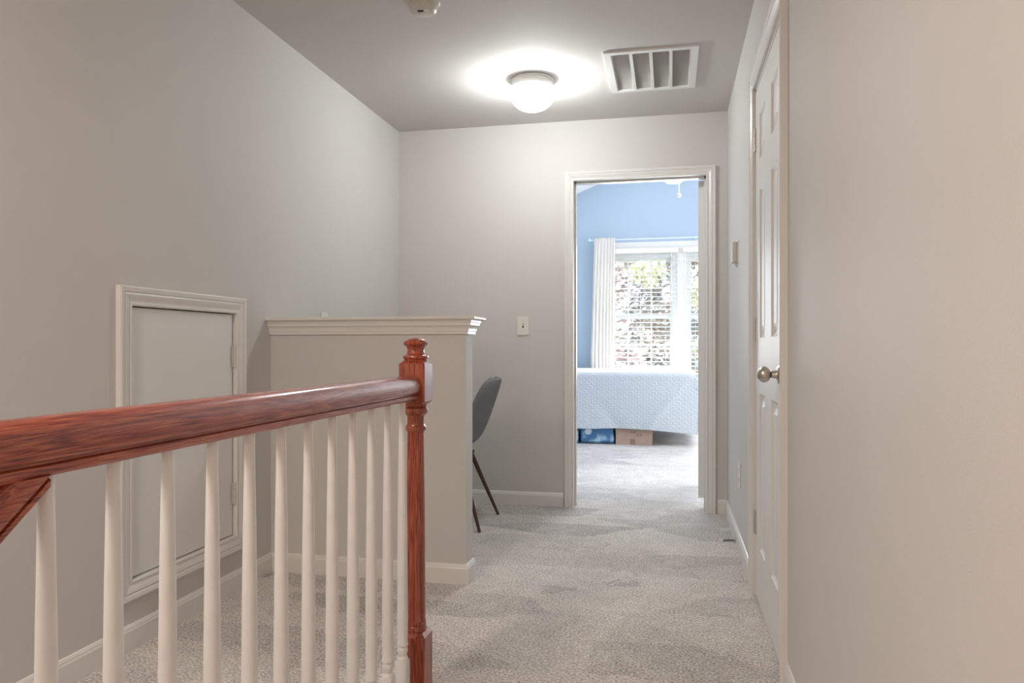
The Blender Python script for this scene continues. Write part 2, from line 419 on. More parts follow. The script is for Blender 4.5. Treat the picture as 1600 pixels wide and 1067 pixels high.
# ------------------------------------------------------------------ six panel doors
def slab_mesh(parent, wdt, z0, z1, cols, rows, th=.035):
    """local: x 0..wdt, front face at y=0 facing -y, back at y=th"""
    xs = sorted({0, wdt} | {c for ab in cols for c in ab}); zs = sorted({z0, z1} | {r for ab in rows for r in ab})
    bm = NB()
    def is_panel(xa, xb, za, zb): return any(abs(xa - c[0]) < 1e-6 and abs(xb - c[1]) < 1e-6 for c in cols) and any(abs(za - r[0]) < 1e-6 and abs(zb - r[1]) < 1e-6 for r in rows)
    cells = []
    for y in (0, th):
        for xa, xb in zip(xs, xs[1:]):
            for za, zb in zip(zs, zs[1:]):
                if is_panel(xa, xb, za, zb):
                    if y == 0: cells.append((xa, xb, za, zb))
                    continue
                bm.faces.new([bm.verts.new(p) for p in ((xa, y, za), (xb, y, za), (xb, y, zb), (xa, y, zb))])
    for q in (((0, 0, z0), (0, th, z0), (0, th, z1), (0, 0, z1)), ((wdt, 0, z0), (wdt, th, z0), (wdt, th, z1), (wdt, 0, z1)),
              ((0, 0, z0), (wdt, 0, z0), (wdt, th, z0), (0, th, z0)), ((0, 0, z1), (wdt, 0, z1), (wdt, th, z1), (0, th, z1))):
        bm.faces.new([bm.verts.new(p) for p in q])
    bmesh.ops.remove_doubles(bm, verts=bm.verts, dist=1e-5)
    sl = obj('slab', bm, 'door', parent)
    for xa, xb, za, zb in cells:
        for s, y0 in ((1, 0), (-1, th)):
            if s == -1: break
        bm = NB()
        for s, y0 in ((1, 0), (-1, th)):
            rg = []
            for off, dp in ((0, 0), (.003, .004), (.010, .0085), (.018, .0095), (.024, .0095), (.046, .003)):
                y = y0 + s * dp
                rg.append([bm.verts.new(p) for p in ((xa + off, y, za + off), (xb - off, y, za + off), (xb - off, y, zb - off), (xa + off, y, zb - off))])
            for a, b in zip(rg, rg[1:]):
                for i in range(4): bm.faces.new((a[i], a[(i + 1) % 4], b[(i + 1) % 4], b[i]))
            bm.faces.new(rg[-1])
        obj('panel', bm, 'door', parent)
    return sl
ROWS = [(.225, .83), (1.045, 1.62), (1.737, 1.915)]
def hinge_part(parent, fn, m='hinge'):
    """fn maps (u along wall, depth out, z) ; one butt hinge with a three part knuckle"""
    bm = NB()
    for a, b in ((-.046, -.016), (-.015, .015), (.016, .046)):
        pts = [fn(0, .004, z) for z in (a, b)]; tube(bm, pts, .0055, 10)
    o = obj('hinge', bm, m, parent, True)
    for s in (-1, 1):
        bm = NB(); P = [fn(s * .004, .0015, -.044), fn(s * .020, .0015, -.044), fn(s * .020, .0015, .044), fn(s * .004, .0015, .044)]
        Q = [fn(s * .004, -.001, -.044), fn(s * .020, -.001, -.044), fn(s * .020, -.001, .044), fn(s * .004, -.001, .044)]
        A = [bm.verts.new(p) for p in P]; B = [bm.verts.new(p) for p in Q]
        bm.faces.new(A); bm.faces.new(B)
        for i in range(4): bm.faces.new((A[i], A[(i + 1) % 4], B[(i + 1) % 4], B[i]))
        l = obj('hinge_leaf', bm, m, o)
    return o
# closet door on the right wall: slab y 2.39..3.145, facing -x
d1 = thing('door_1', 'white six-panel closet door with a satin nickel knob in the right wall', 'door', (XR, 2.39, 0), kind='structure')
# local frame: x local -> world +y ; y local -> world +x  (mirror) built directly
tmp = bpy.data.objects.new('tmp', None); COL.objects.link(tmp)
W1 = .755
pc = W1 / 2
slab_mesh(tmp, W1, .012, 2.035, [(pc - .250, pc - .085), (pc + .085, pc + .250)], ROWS)
for ch in list(tmp.children):
    me = ch.data
    for v in me.vertices: x, y, z = v.co; v.co = (y, x, z)
    me.flip_normals()
    ch.parent = d1
bpy.data.objects.remove(tmp)
# jamb, stops, casing
simple('jamb', 'trim', d1, [(0, .1, -.018, -.003, -.0, 2.056), (0, .1, W1 + .003, W1 + .018, 0, 2.056), (0, .1, -.018, W1 + .018, 2.040, 2.062)])
simple('door_stop_strip', 'trim', d1, [(.037, .048, -.003, .010, 0, 2.04), (.037, .048, W1 - .010, W1 + .003, 0, 2.04), (.037, .048, -.003, W1 + .003, 2.028, 2.040)])
casing(d1, lambda s, d, z: (-d, s, z), -.015, W1 + .015, -.01, 2.055, False, [(a, b * 1.12) for a, b in CAS])
for z in (.305, 1.083, 1.846):
    hinge_part(d1, lambda u, d, zz, z=z: (-d - .001, W1 + .001 + u, z + zz))
bm = NB(); lathe(bm, [(.032, .0), (.032, -.004), (.028, -.009), (.014, -.012), (.0115, -.020), (.0115, -.028), (.0145, -.030)], 32, (0, .06, .924), 'x')
kb = obj('knob_rose', bm, 'nickel', d1, True)
bm = NB(); pr = [(.0135 if False else .012, -.028)]
for i in range(13):
    t = PI * i / 12; pr.append((max(.0003, .0255 * math.sin(t * .93 + .22)), -.0505 + .0215 * math.cos(t * .93 + .22) * 1.0))
lathe(bm, pr, 36, (0, .06, .924), 'x'); obj('knob', bm, 'nickel', d1, True, 60)

# doorway to the bedroom with the open door leaf
d2 = thing('door_2', 'bedroom doorway with moulded white casing, its door swung inwards', 'door', (-.600, YB, 0), kind='structure')
OW = .812
simple('jamb', 'trim', d2, [(-.018, 0, .0, .12, -.01, 2.063), (OW, OW + .018, 0, .12, -.01, 2.063), (-.018, OW + .018, 0, .12, 2.063, 2.081)])
simple('door_stop_strip', 'trim', d2, [(0, .011, .05, .082, -.005, 2.063), (OW - .011, OW, .05, .082, -.005, 2.063), (0, OW, .05, .082, 2.052, 2.063)])
casing(d2, lambda s, d, z: (s, -d, z), 0, OW, -.01, 2.063 - .004, False, [(a * .86 - .004 + .004, b) for a, b in CAS])
casing(d2, lambda s, d, z: (s, .12 + d, z), 0, OW, -.01, 2.063 - .004, False, [(a, b * .9) for a, b in CAS])
leaf = thing('door_leaf', 'open white bedroom door seen on its hinged edge at the right jamb', None)
leaf.parent = d2; leaf.location = (OW - .008, .125, 0)
tmp = bpy.data.objects.new('tmp', None); COL.objects.link(tmp)
slab_mesh(tmp, .795, .066, 2.052, [(.11, .35), (.445, .685)], ROWS)
ang = math.radians(97)
for ch in list(tmp.children):
    # closed: leaf runs from the hinge to -x, its bedroom face at y=0, slab towards -y ; swung by ang
    me = ch.data
    for v in me.vertices:
        x, y, z = v.co; X, Y = -x, y - .035
        c_, s_ = math.cos(-ang), math.sin(-ang)
        v.co = (X * c_ - Y * s_, X * s_ + Y * c_, z)
    ch.parent = leaf
bpy.data.objects.remove(tmp)
for z in (.33, 1.07, 1.83):
    hinge_part(d2, lambda u, d, zz, z=z: (OW - .006 + u * .3, .128 + d, z + zz), 'paintedhinge')

# attic access door on the left wall
d3 = thing('door_3', 'small flat white access door framed by moulding on the left wall', 'door', (XL, 2.165, .232), kind='structure')
bm = NB(); box(bm, -.028, -.004, .004, .599, .004, .912, bev=.0015)
obj('slab', bm, 'door', d3)
simple('jamb', 'trim', d3, [(-.1, 0, -.006, 0, -.006, .922), (-.1, 0, .607, .613, -.006, .922), (-.1, 0, -.006, .613, .916, .922), (-.1, 0, -.006, .613, -.006, 0)])
casing(d3, lambda s, d, z: (d, s, z), 0, .607, -.0, .916, True)
for z in (.175, .740):
    hinge_part(d3, lambda u, d, zz, z=z: (d + .0, .603 + u * .7, z + zz), 'paintedhinge')

# ------------------------------------------------------------------ bedroom window
def window_unit(n, x0, label):
    W, Hh = .892, WZ1 - WZ0
    r = thing('window_%d' % n, label, 'window', (x0, YW, WZ0), kind='structure')
    f = .035
    simple('frame', 'trim', r, [(-.02, f, .0, .12, 0, Hh), (W - f, W + .02, 0, .12, 0, Hh), (f, W - f, 0, .12, Hh - .03, Hh), (f, W - f, 0, .12, -.0, .035)])
    mid = 1.40 - WZ0
    for za, zb, y in ((.035, mid + .02, .04), (mid - .02, Hh - .03, .075)):
        s = simple('sash', 'trim', r, [(f, f + .03, y, y + .03, za, zb), (W - f - .03, W - f, y, y + .03, za, zb), (f + .03, W - f - .03, y, y + .03, za, za + .035), (f + .03, W - f - .03, y, y + .03, zb - .04, zb)])
        xs = [f + .03, .302, .596, W - f - .03]; zm = (za + .035 + zb - .04) / 2; zs = [za + .035, zm, zb - .04]
        for x in xs[1:3]: simple('muntin', 'trim', s, [(x - .009, x + .009, y + .005, y + .025, zs[0], zs[2])])
        simple('muntin', 'trim', s, [(xs[0], xs[3], y + .006, y + .024, zm - .009, zm + .009)])
        for xa, xb in zip(xs, xs[1:]):
            for z_a, z_b in zip(zs, zs[1:]): simple('pane', 'glass', s, [(xa, xb, y + .013, y + .016, z_a, z_b)])
    return r
window_unit(1, WX0, 'left double-hung bedroom window behind the white blind')
window_unit(2, .189, 'right double-hung bedroom window partly cut by the door frame')
o = simple('window_3', 'trim', None, [(XBR + .02, XBR + .08, 5.6, 5.66, .8, 2.3), (XBR + .02, XBR + .08, 7.74, 7.8, .8, 2.3), (XBR + .02, XBR + .08, 6.67, 6.73, .8, 2.3),
    (XBR + .02, XBR + .08, 5.6, 7.8, .8, .86), (XBR + .02, XBR + .08, 5.6, 7.8, 2.24, 2.3), (XBR + .02, XBR + .08, 5.6, 7.8, 1.52, 1.58)]); tag(o, kind='structure')  # unseen side window frame, made up to go with the bedroom fill light
o = simple('trim_2', 'trim', None, [(.075, .169, YW - .012, YW + .1, WZ0, WZ1), (WX0 - .07, WX1 + .07, YW - .018, YW, WZ1, 2.345), (WX0 - .07, WX0, YW - .016, YW, WZ0 - .02, WZ1), (WX1, WX1 + .07, YW - .016, YW, WZ0 - .02, WZ1),
    (WX0 - .09, WX1 + .09, YW - .05, YW, WZ0 - .03, WZ0 - .001)])
tag(o, 'white casing, mullion and sill around the bedroom windows', 'window trim', kind='structure')

def blind(x0, x1, label, wand):
    r = thing('window_blind', label, 'blind', (x0, 9.515, WZ0), group='white slatted blinds on the bedroom window')
    W = x1 - x0
    simple('headrail', 'trim', r, [(-.01, W + .01, -.02, .055, 1.575, 1.635)], bev=.004)
    bm = NB(); c, s = math.cos(.30), math.sin(.30)
    prof = [(-.024, -.0008), (-.012, .0008), (0, .0014), (.012, .0008), (.024, -.0008), (.012, -.0016), (0, -.0010), (-.012, -.0016)]
    prism(bm, [(a * c - b * s, a * s + b * c) for a, b in prof], 0, W, 'x')
    s0 = obj('slat', bm, 'slat', r); n = 28; s0.location = (0, .017, .045)
    for i in range(1, n):
        k = s0.copy(); COL.objects.link(k); k.parent = r; k.location = (0, .017, .045 + i * .0545)
    simple('bottom_rail', 'trim', r, [(0, W, -.008, .042, .008, .026)], bev=.003)
    for x in (W * .16, W * .5, W * .84):
        bm = NB()
        for y in (-.009, .043): tube(bm, [(x, y, .02), (x, y, 1.58)], .0016, 6)
        obj('ladder_cord', bm, 'slat', r)
    if wand is not None:
        bm = NB(); tube(bm, [(wand, -.028, 1.585), (wand, -.030, 1.02)], .004, 8); tube(bm, [(wand, -.030, 1.02), (wand, -.030, .97)], .007, 8); obj('tilt_wand', bm, 'hinge', r)
    return r
blind(-.830, .085, 'wide white slatted blind left of the window mullion', .17 - .0 + .67)
blind(.155, 1.075, 'white slatted blind right of the window mullion, mostly behind the door jamb', .02)
bm = NB(); lathe(bm, [(.040, 0), (.040, .003)], 28, (0, 0, 0), 'y')
o = obj('round_sticker', bm, 'trim'); o.location = (-.366, 9.634, .945); tag(o, 'round white sticker on the lower pane of the left window', 'sticker')

# curtain rod and curtain
cr = thing('curtain_rod', 'thin pale curtain rod across the top of the bedroom window', 'curtain rod', (-.99, 9.46, 2.368))
bm = NB(); tube(bm, [(0, 0, 0), (2.35, 0, 0)], .0085, 12); obj('rod', bm, 'rod', cr, True)
bm = NB(); lathe(bm, [(.006, 0), (.016, -.006), (.021, -.02), (.016, -.034), (.004, -.042)], 16, (0, 0, 0), 'x'); obj('finial', bm, 'rod', cr, True)
for x in (.03, 1.30, 2.3):
    bm = NB(); tube(bm, [(x, 0, -.010), (x, .06, -.012), (x, .138, -.012)], .005, 8); box(bm, x - .012, x + .012, .132, .14, -.04, .02); obj('bracket', bm, 'rod', cr)
bm = NB(); nx, nz = 120, 40; grid = []
for j in range(nz + 1):
    t = j / nz; z = 2.392 - t * 2.36; row = []
    xl = -.940 - .055 * min(1, t * 1.6) ** .8; xr_ = -.690 - .004 * math.sin(t * 3)
    for i in range(nx + 1):
        u = i / nx; ph = u * 2 * PI * 7 + .8 * math.sin(u * 7 + t * 1.3)
        amp = .006 + .009 * min(1, t * 3)
        row.append(bm.verts.new((xl + (xr_ - xl) * u + .004 * math.sin(ph * 2 + t), 9.438 + amp * math.sin(ph), z)))
    grid.append(row)
for j in range(nz):
    for i in range(nx): bm.faces.new((grid[j][i], grid[j][i + 1], grid[j + 1][i + 1], grid[j + 1][i]))
cu = obj('curtain', bm, 'sheer', None, True, 180)
tag(cu, 'sheer white curtain gathered at the left of the bedroom window', 'curtain')
md = cu.modifiers.new('thick', 'SOLIDIFY'); md.thickness = .0012

# ------------------------------------------------------------------ bed, spread and boxes
BX0, BX1, BY0, BY1 = -1.75, .235, 7.74, 9.22
bd = thing('bed', 'metal bed base and mattress hidden under the white quilt', 'bed', (BX0, BY0, 0))
bm = NB(); box(bm, .02, 1.965, .03, 1.44, .42, .715, bev=.05, seg=4); obj('mattress', bm, 'mattress', bd, True)
bm = NB(); box(bm, .03, 1.955, .04, 1.43, .24, .42, bev=.015); obj('box_spring', bm, 'mattress', bd)
bm = NB(); box(bm, .03, 1.95, .05, .08, .20, .24); box(bm, .03, 1.95, 1.40, 1.43, .20, .24); box(bm, .03, .06, .05, 1.43, .20, .24); box(bm, 1.92, 1.95, .05, 1.43, .20, .24); obj('rail', bm, 'dark', bd)
for x in (.06, 1.42):
    for y in (.62, 1.38):
        bm = NB(); tube(bm, [(x, y, 0), (x, y, .2)], .016, 10); obj('leg', bm, 'dark', bd)
def ogee(u, v):
    pu, pv = .118, .098; best = 9
    for dr in (0, 1):
        uu = (u / pu + .5 * dr); vv = (v / (pv) + .5 * dr)
        a = (uu - round(uu)) * 2; b = (vv - round(vv)) * 2
        d = math.sqrt((a * .78) ** 2 + (b * 1.25) ** 2)
        best = min(best, d)
    return best
def quilt(u, v): return .0042 * abs(math.cos(best_ * PI * 2.3)) if (best_ := ogee(u, v)) is not None else 0
bm = NB()
# unfolded along the cross-section: back hem -> top -> front hem, swept along x
def section(s):
    """s metres from the front hem up: front drop, top, back drop ; returns y,z,ny,nz"""
    r = .045; zt = .752; yf = BY0 - .022; yb_ = BY1 + .02; z0 = .0
    drop = zt - r
    if s < drop: return yf, s, -1, 0
    s -= drop; arc = r * PI / 2
    if s < arc: t = s / r; return yf + r - r * math.cos(t), drop + r * math.sin(t), -math.cos(t), math.sin(t)
    s -= arc; L_ = yb_ - yf - 2 * r
    if s < L_: return yf + r + s, zt, 0, 1
    s -= L_
    if s < arc: t = s / r; return yb_ - r + r * math.sin(t), drop + r * math.cos(t), math.sin(t), math.cos(t)
    s -= arc; return yb_, drop - s, 1, 0
XA, XB_ = -1.80, BX1 + .03; NX = 330
svals = []; s = .0
tot_front = .707
s = .13
while s < .85: svals.append(s); s += .0062
while s < 2.2: svals.append(s); s += .035
while s < 2.72: svals.append(s); s += .03
rows = []
for s in svals:
    row = []
    for i in range(NX + 1):
        u = i / NX; x = XA + (XB_ - XA) * u
        hem = .168 - .040 * max(0, (x + .25) / .5) if x > -.25 else .168 + .004 * math.sin(x * 9)
        ss = s if s > .45 else hem + (s - .13) * (.45 - hem) / .32
        y, z, ny, nz = section(ss)
        h = quilt(x, ss) if s < .9 else 0
        fold = .010 * math.sin(x * 5.2 + z * 4) * max(0, (.7 - z)) + .012 * math.exp(-((x + .05 - (z - .4) * .75) / .05) ** 2) * max(0, min(1, (.72 - z) * 4)) - .010 * math.exp(-((x + .62 + (z - .3) * .7) / .07) ** 2) * max(0, min(1, (.5 - z) * 4))
        if s > 2.2: fold = 0; h = 0
        # right end droops over the corner
        xe = x - XB_ + .16
        dz = 0
        if xe > 0: dz = -.022 * (xe / .16) ** 3 if s > .6 else 0
        row.append(bm.verts.new((x, y + ny * (h + fold), z + nz * h + dz)))
    rows.append(row)
for a, b in zip(rows, rows[1:]):
    for i in range(NX): bm.faces.new((a[i], a[i + 1], b[i + 1], b[i]))
# end flap over the foot of the bed
def flap(xend, rowx, sgn):
    col = [r_[rowx] for r_ in rows]
    prev = col
    return
# foot end sheet
ys = [BY0 - .022 + (BY1 - BY0 + .042) * k / 40 for k in range(41)]
g2 = []
for j in range(15):
    z = .735 - j * .042; g2.append([bm.verts.new((XB_ + .004 + .004 * math.sin(y * 14) * j / 14, y, z)) for y in ys])
for a, b in zip(g2, g2[1:]):
    for i in range(40): bm.faces.new((a[i], a[i + 1], b[i + 1], b[i]))
sp = obj('bedspread', bm, 'spread', None, True, 180)
tag(sp, 'white quilted bedspread with a wavy oval pattern hanging over the bed side', 'bedspread')
md = sp.modifiers.new('thick', 'SOLIDIFY'); md.thickness = .004; md.offset = -1

cb = thing('cardboard_box', 'brown cardboard box on the carpet under the bed', 'box', (-.558, 7.775, 0))
bm = NB(); box(bm, 0, .372, 0, .42, 0, .196, bev=.002); obj('carton', bm, 'carton', cb)
simple('flap', 'carton', cb, [(.002, .370, .0, .209, .1965, .199), (.002, .370, .212, .42, .1965, .199)])
for (x, z, a, b) in ((.145, .004, .055, .058), (.155, .122, .018, .02), (.185, .122, .018, .02), (.215, .090, .018, .02), (.250, .092, .018, .02)):
    bm = NB(); box(bm, x, x + a, -.0006, 0, z, z + b); obj('print', bm, 'cartonprint', cb)
bb = thing('storage_bag', 'glossy blue zip storage bag under the bed left of the cardboard box', 'storage bag', (-.928, 7.79, 0))
bm = NB(); box(bm, 0, .35, 0, .42, 0.004, .185, bev=.03, seg=4)
for v in bm.verts: v.co += Vector((math.sin(v.co.z * 31 + v.co.y * 9) * .003, -math.sin(v.co.x * 23) * .004, 0))
obj('bag_body', bm, 'bin', bb, True)
bm = NB(); tube(bm, [(.012, -.002, .165), (.338, -.002, .165)], .003, 6); tube(bm, [(.012, -.002, .02), (.338, -.002, .02)], .003, 6); obj('piping', bm, 'dark', bb)
bm = NB(); lathe(bm, [(.035, 0), (.035, -.004), (.001, -.005)], 24, (.085, -.004, .13), 'y'); obj('round_print', bm, 'tape', bb)
sb = thing('storage_bin', 'dark storage bin at the left end under the bed', 'storage bin', (-1.33, 7.80, 0))
bm = NB(); box(bm, 0, .38, 0, .42, 0, .17, bev=.012); obj('tub', bm, 'bin', sb)
bm = NB(); box(bm, -.006, .388, -.006, .426, .165, .19, bev=.005); obj('lid', bm, 'dark', sb)
bm = NB(); box(bm, .355, .378, -.012, 0, .09, .13, bev=.003); obj('latch', bm, 'tape', sb)

# ceiling fan (hangs from the ridge)
fan = thing('ceiling_fan', 'white bedroom ceiling fan with a light, mostly above the doorway', 'ceiling fan', (.03, 7.3, 3.5))
bm = NB(); lathe(bm, [(.06, .0), (.06, -.03), (.02, -.07)], 20); obj('canopy', bm, 'trim', fan, True)
bm = NB(); tube(bm, [(0, 0, -.04), (0, 0, -.62)], .012, 10); obj('downrod', bm, 'trim', fan)
bm = NB(); lathe(bm, [(.03, -.60), (.11, -.62), (.12, -.68), (.09, -.74), (.06, -.77)], 28); obj('motor', bm, 'trim', fan, True)
bm = NB(); lathe(bm, [(.055, -.77), (.085, -.80), (.11, -.84), (.105, -.88), (.07, -.912), (.01, -.925)], 28); obj('light_bowl', bm, 'fanbowl', fan, True)
for k in range(5):
    bm = NB(); a = k * 2 * PI / 5 + .3
    box(bm, .15, .62, -.06, .06, -.665, -.657, bev=.003); box(bm, .08, .18, -.02, .02, -.668, -.660)
    bmesh.ops.rotate(bm, verts=bm.verts, cent=(0, 0, 0), matrix=Matrix.Rotation(a, 3, 'Z')); obj('blade', bm, 'trim', fan)
bm = NB(); tube(bm, [(.049, -.0, -.80), (.049, 0, -1.03)], .005, 8); obj('pull_chain', bm, 'trim', fan)
bm = NB(); lathe(bm, [(.001, -1.015), (.016, -1.022), (.021, -1.036), (.016, -1.050), (.001, -1.057)], 16, (.049, 0, 0)); obj('chain_ball', bm, 'trim', fan, True)

# ------------------------------------------------------------------ railing
NX_, NY_ = -.717, 2.035
nw = thing('newel_post', 'turned red oak newel post with a mushroom cap at the end of the railing', 'newel post', (NX_, NY_, 0))
hw = .0385
def square_block(bm, z0, z1, ch0, ch1):
    lv = []
    if ch0: lv.append((hw * .72, z0 - 0)); lv.append((hw, z0 + .010))
    else: lv.append((hw, z0))
    if ch1: lv.append((hw, z1 - .010)); lv.append((hw * .72, z1))
    else: lv.append((hw, z1))
    rg = []
    e = .004
    for r, z in lv:
        rg.append([bm.verts.new((x, y, z)) for x, y in ((-r, -r + e), (-r + e, -r), (r - e, -r), (r, -r + e), (r, r - e), (r - e, r), (-r + e, r), (-r, r - e))])
    for a, b in zip(rg, rg[1:]):
        for i in range(8): bm.faces.new((a[i], a[(i + 1) % 8], b[(i + 1) % 8], b[i]))
    bm.faces.new(rg[0]); bm.faces.new(rg[-1])
bm = NB(); square_block(bm, 0, .197, False, True); obj('lower_block', bm, 'oak_z', nw)
bm = NB()
shaft = [(.026, .188), (.029, .196), (.0315, .203), (.0305, .211), (.0285, .214), (.030, .219), (.0295, .225), (.0278, .229), (.0277, .26), (.0272, .40), (.0262, .56), (.0250, .70), (.0243, .765),
         (.0250, .768), (.0293, .772), (.0300, .777), (.0293, .782), (.0255, .787), (.0250, .790), (.0245, .80), (.0252, .813), (.029, .817), (.0345, .822), (.0355, .829), (.0345, .835), (.0300, .838), (.033, .842), (.033, .850)]
lathe(bm, shaft, 40); obj('turned_shaft', bm, 'oak_z', nw, True, 28)
bm = NB(); square_block(bm, .845, .972, True, True); obj('upper_block', bm, 'oak_z', nw)
bm = NB()
fin = [(.030, .965), (.034, .970), (.0345, .973), (.033, .975), (.0365, .978), (.0372, .981), (.0360, .985), (.031, .987), (.0265, .991), (.0240, .997), (.0240, 1.003), (.0265, 1.010), (.0325, 1.0155), (.0355, 1.018), (.0362, 1.0205), (.0340, 1.025), (.028, 1.0300), (.019, 1.0345), (.009, 1.0365), (.0005, 1.037)]
lathe(bm, fin, 40); obj('finial', bm, 'oak_z', nw, True, 28)

RZ0 = .862
RP = [(.019, 0), (.0225, .004), (.0230, .0125), (.0175, .0145), (.0175, .0170), (.0235, .0185), (.0270, .022), (.0288, .029), (.0292, .038), (.0285, .047), (.0255, .055), (.0205, .0615), (.013, .0660), (.005, .0678)]
RPF = RP + [(-x, z) for x, z in reversed(RP)]
rl = thing('handrail', 'long red oak handrail running from the left foreground to the newel', 'handrail', (NX_, 2.0, RZ0))
bm = NB(); prism(bm, RPF, -2.5, 2.035 - hw - 2.0 + .0005, 'y'); obj('rail', bm, 'oak_y', rl, True, 30)
# stair rail coming up from below and dying into the underside of the handrail
sr = thing('stair_handrail', 'shorter red oak stair rail rising to meet the underside of the long handrail', 'handrail', (NX_, .728, .846))
bm = NB(); sl = .745; k = .80
A = [bm.verts.new((x * k, 0, (z * k * 1.12) + .0)) for x, z in RPF]; B = [bm.verts.new((x * k, -1.6, z * k * 1.12 - 1.6 * sl)) for x, z in RPF]
for i in range(len(RPF)): bm.faces.new((A[i], A[(i + 1) % len(RPF)], B[(i + 1) % len(RPF)], B[i]))
bm.faces.new(A); bm.faces.new(B)
# trim the part that would stand above the main rail's underside
bmesh.ops.bisect_plane(bm, geom=bm.verts[:] + bm.edges[:] + bm.faces[:], plane_co=(0, 0, RZ0 - .846 + .001), plane_no=(0, 0, 1), clear_outer=True)
bmesh.ops.holes_fill(bm, edges=bm.edges)
obj('rail', bm, 'oak_y', sr, True, 30)

# balusters
bal_labels = ['white turned baluster standing right beside the newel post', 'second white baluster left of the newel post', 'third white baluster left of the newel post',
    'fourth white baluster left of the newel post', 'fifth white baluster left of the newel post', 'sixth white baluster left of the newel post',
    'sixth white baluster from the left end of the railing', 'fifth white baluster from the left end of the railing', 'fourth white baluster from the left end of the railing',
    'third white baluster from the left end, in front of the access door', 'second white baluster from the left, at the left edge of the access door frame', 'leftmost white baluster, beside the stair rail']
b0 = thing('baluster', bal_labels[0], 'baluster', (NX_, 1.926, 0), group='white turned balusters under the handrail')
bm = NB(); box(bm, -.016, .016, -.016, .016, 0, .155, bev=.001)
q = [(.0156, .152), (.0160, .158), (.0150, .163), (.0120, .168)]
lathe(bm, q, 24); obj('square_foot', bm, 'baluster', b0, True, 30)
bm = NB()
bp_ = [(.0120, .166), (.0125, .172), (.0145, .178), (.0148, .185), (.0135, .190), (.0132, .193), (.0155, .196), (.0158, .200), (.0150, .205), (.0142, .209), (.0145, .24), (.0148, .30), (.0143, .42), (.0130, .56), (.0115, .68), (.0098, .78), (.0088, .835), (.0088, RZ0 + .004)]
lathe(bm, bp_, 24); obj('tapered_shaft', bm, 'baluster', b0, True, 30)
for i in range(1, 12): dup(b0, (NX_, 1.926 - i * .1078, 0), label=bal_labels[i])
bpy.context.view_layer.update()

# ------------------------------------------------------------------ chair behind the half wall
ch = thing('shell_chair', 'grey fabric shell chair with dark wooden legs half hidden behind the half wall', 'chair', (-1.24, 4.15, 0), 0)
# side profile, x to the rear (chair faces -x): (x, z, half width)
prof = [(-.245, .452, .150), (-.235, .462, .185), (-.20, .462, .205), (-.12, .448, .218), (-.03, .435, .222), (.05, .432, .222), (.11, .445, .220), (.155, .480, .216), (.185, .535, .212),
        (.212, .60, .205), (.238, .67, .192), (.262, .735, .172), (.280, .785, .142), (.290, .815, .105), (.296, .832, .055)]
bm = NB(); rows = []; NN = 20
for i, (x, z, hw_) in enumerate(prof):
    row = []; j0 = max(0, i - 1); j1 = min(len(prof) - 1, i + 1)
    tx, tz = prof[j1][0] - prof[j0][0], prof[j1][1] - prof[j0][1]; l = math.hypot(tx, tz); nx, nz_ = -tz / l, tx / l
    for k in range(NN + 1):
        u = -1 + 2 * k / NN; cup = .055 * abs(u) ** 2.4 * min(1, i / 4)
        row.append(bm.verts.new((x + nx * cup, u * hw_, z + nz_ * cup)))
    rows.append(row)
for a, b in zip(rows, rows[1:]):
    for k in range(NN): bm.faces.new((a[k], a[k + 1], b[k + 1], b[k]))
sh = obj('shell', bm, 'grey_fabric', ch, True, 180)
m1 = sh.modifiers.new('thick', 'SOLIDIFY'); m1.thickness = .034; m1.offset = -1
m2 = sh.modifiers.new('sub', 'SUBSURF'); m2.levels = 2; m2.render_levels = 2
bm = NB(); box(bm, -.12, .10, -.13, .13, .382, .402, bev=.006); obj('underframe', bm, 'dark', ch)
for sx, sy, fx, fy in ((.075, .10, .222, .225), (.075, -.10, .222, -.222), (-.12, .10, -.20, .21), (-.12, -.10, -.20, -.21)):
    bm = NB(); tube(bm, [(sx, sy, .41), (fx, fy, 0)], [.0145, .0085], 14); obj('leg', bm, 'legwood', ch, True, 50)

# ------------------------------------------------------------------ wall fittings
def plate(bm, w_, h_, t=.006): box(bm, -w_ / 2, w_ / 2, -t, 0, -h_ / 2, h_ / 2, bev=.002)
ls = thing('light_switch', 'white toggle light switch on the end wall left of the doorway', 'light switch', (-.9255, YB, 1.147))
bm = NB(); plate(bm, .078, .122); obj('plate', bm, 'plastic', ls)
bm = NB(); box(bm, -.005, .005, -.0065, -.005, -.013, .012); obj('slot', bm, 'dark', ls)
bm = NB(); box(bm, -.0035, .0035, -.017, -.005, -.001, .009, bev=.001); obj('toggle', bm, 'plastic', ls)
for z in (.033, -.033):
    bm = NB(); lathe(bm, [(.0032, -.0066), (.0028, -.0072)], 10, (0, 0, z), 'y'); obj('screw', bm, 'hinge', ls)
sw = thing('wall_plate', 'white wall plate on the left wall, just showing above the half wall cap', 'wall plate', (XL, 3.585, 1.130), PI / 2)
bm = NB(); plate(bm, .075, .120); obj('plate', bm, 'plastic', sw)
bm = NB(); box(bm, -.0035, .0035, -.015, -.005, -.001, .009); obj('toggle', bm, 'plastic', sw)
ou = thing('outlet', 'white electrical outlet low on the right wall before the doorway corner', 'outlet', (XR, 3.835, .378), -PI / 2)
bm = NB(); plate(bm, .075, .118); obj('plate', bm, 'plastic', ou)
for z in (.026, -.026):
    bm = NB(); lathe(bm, [(.0165, -.005), (.0165, -.0085)], 20, (0, 0, z), 'y'); s_ = obj('socket', bm, 'plastic', ou)
    bm = NB(); box(bm, -.008, -.006, -.0088, -.008, z - .004, z + .005); box(bm, .006, .008, -.0088, -.008, z - .004, z + .005); obj('slot', bm, 'dark', s_)
th = thing('thermostat', 'small beige thermostat on the right wall beyond the closet door', 'thermostat', (XR, 4.005, 1.498), -PI / 2)
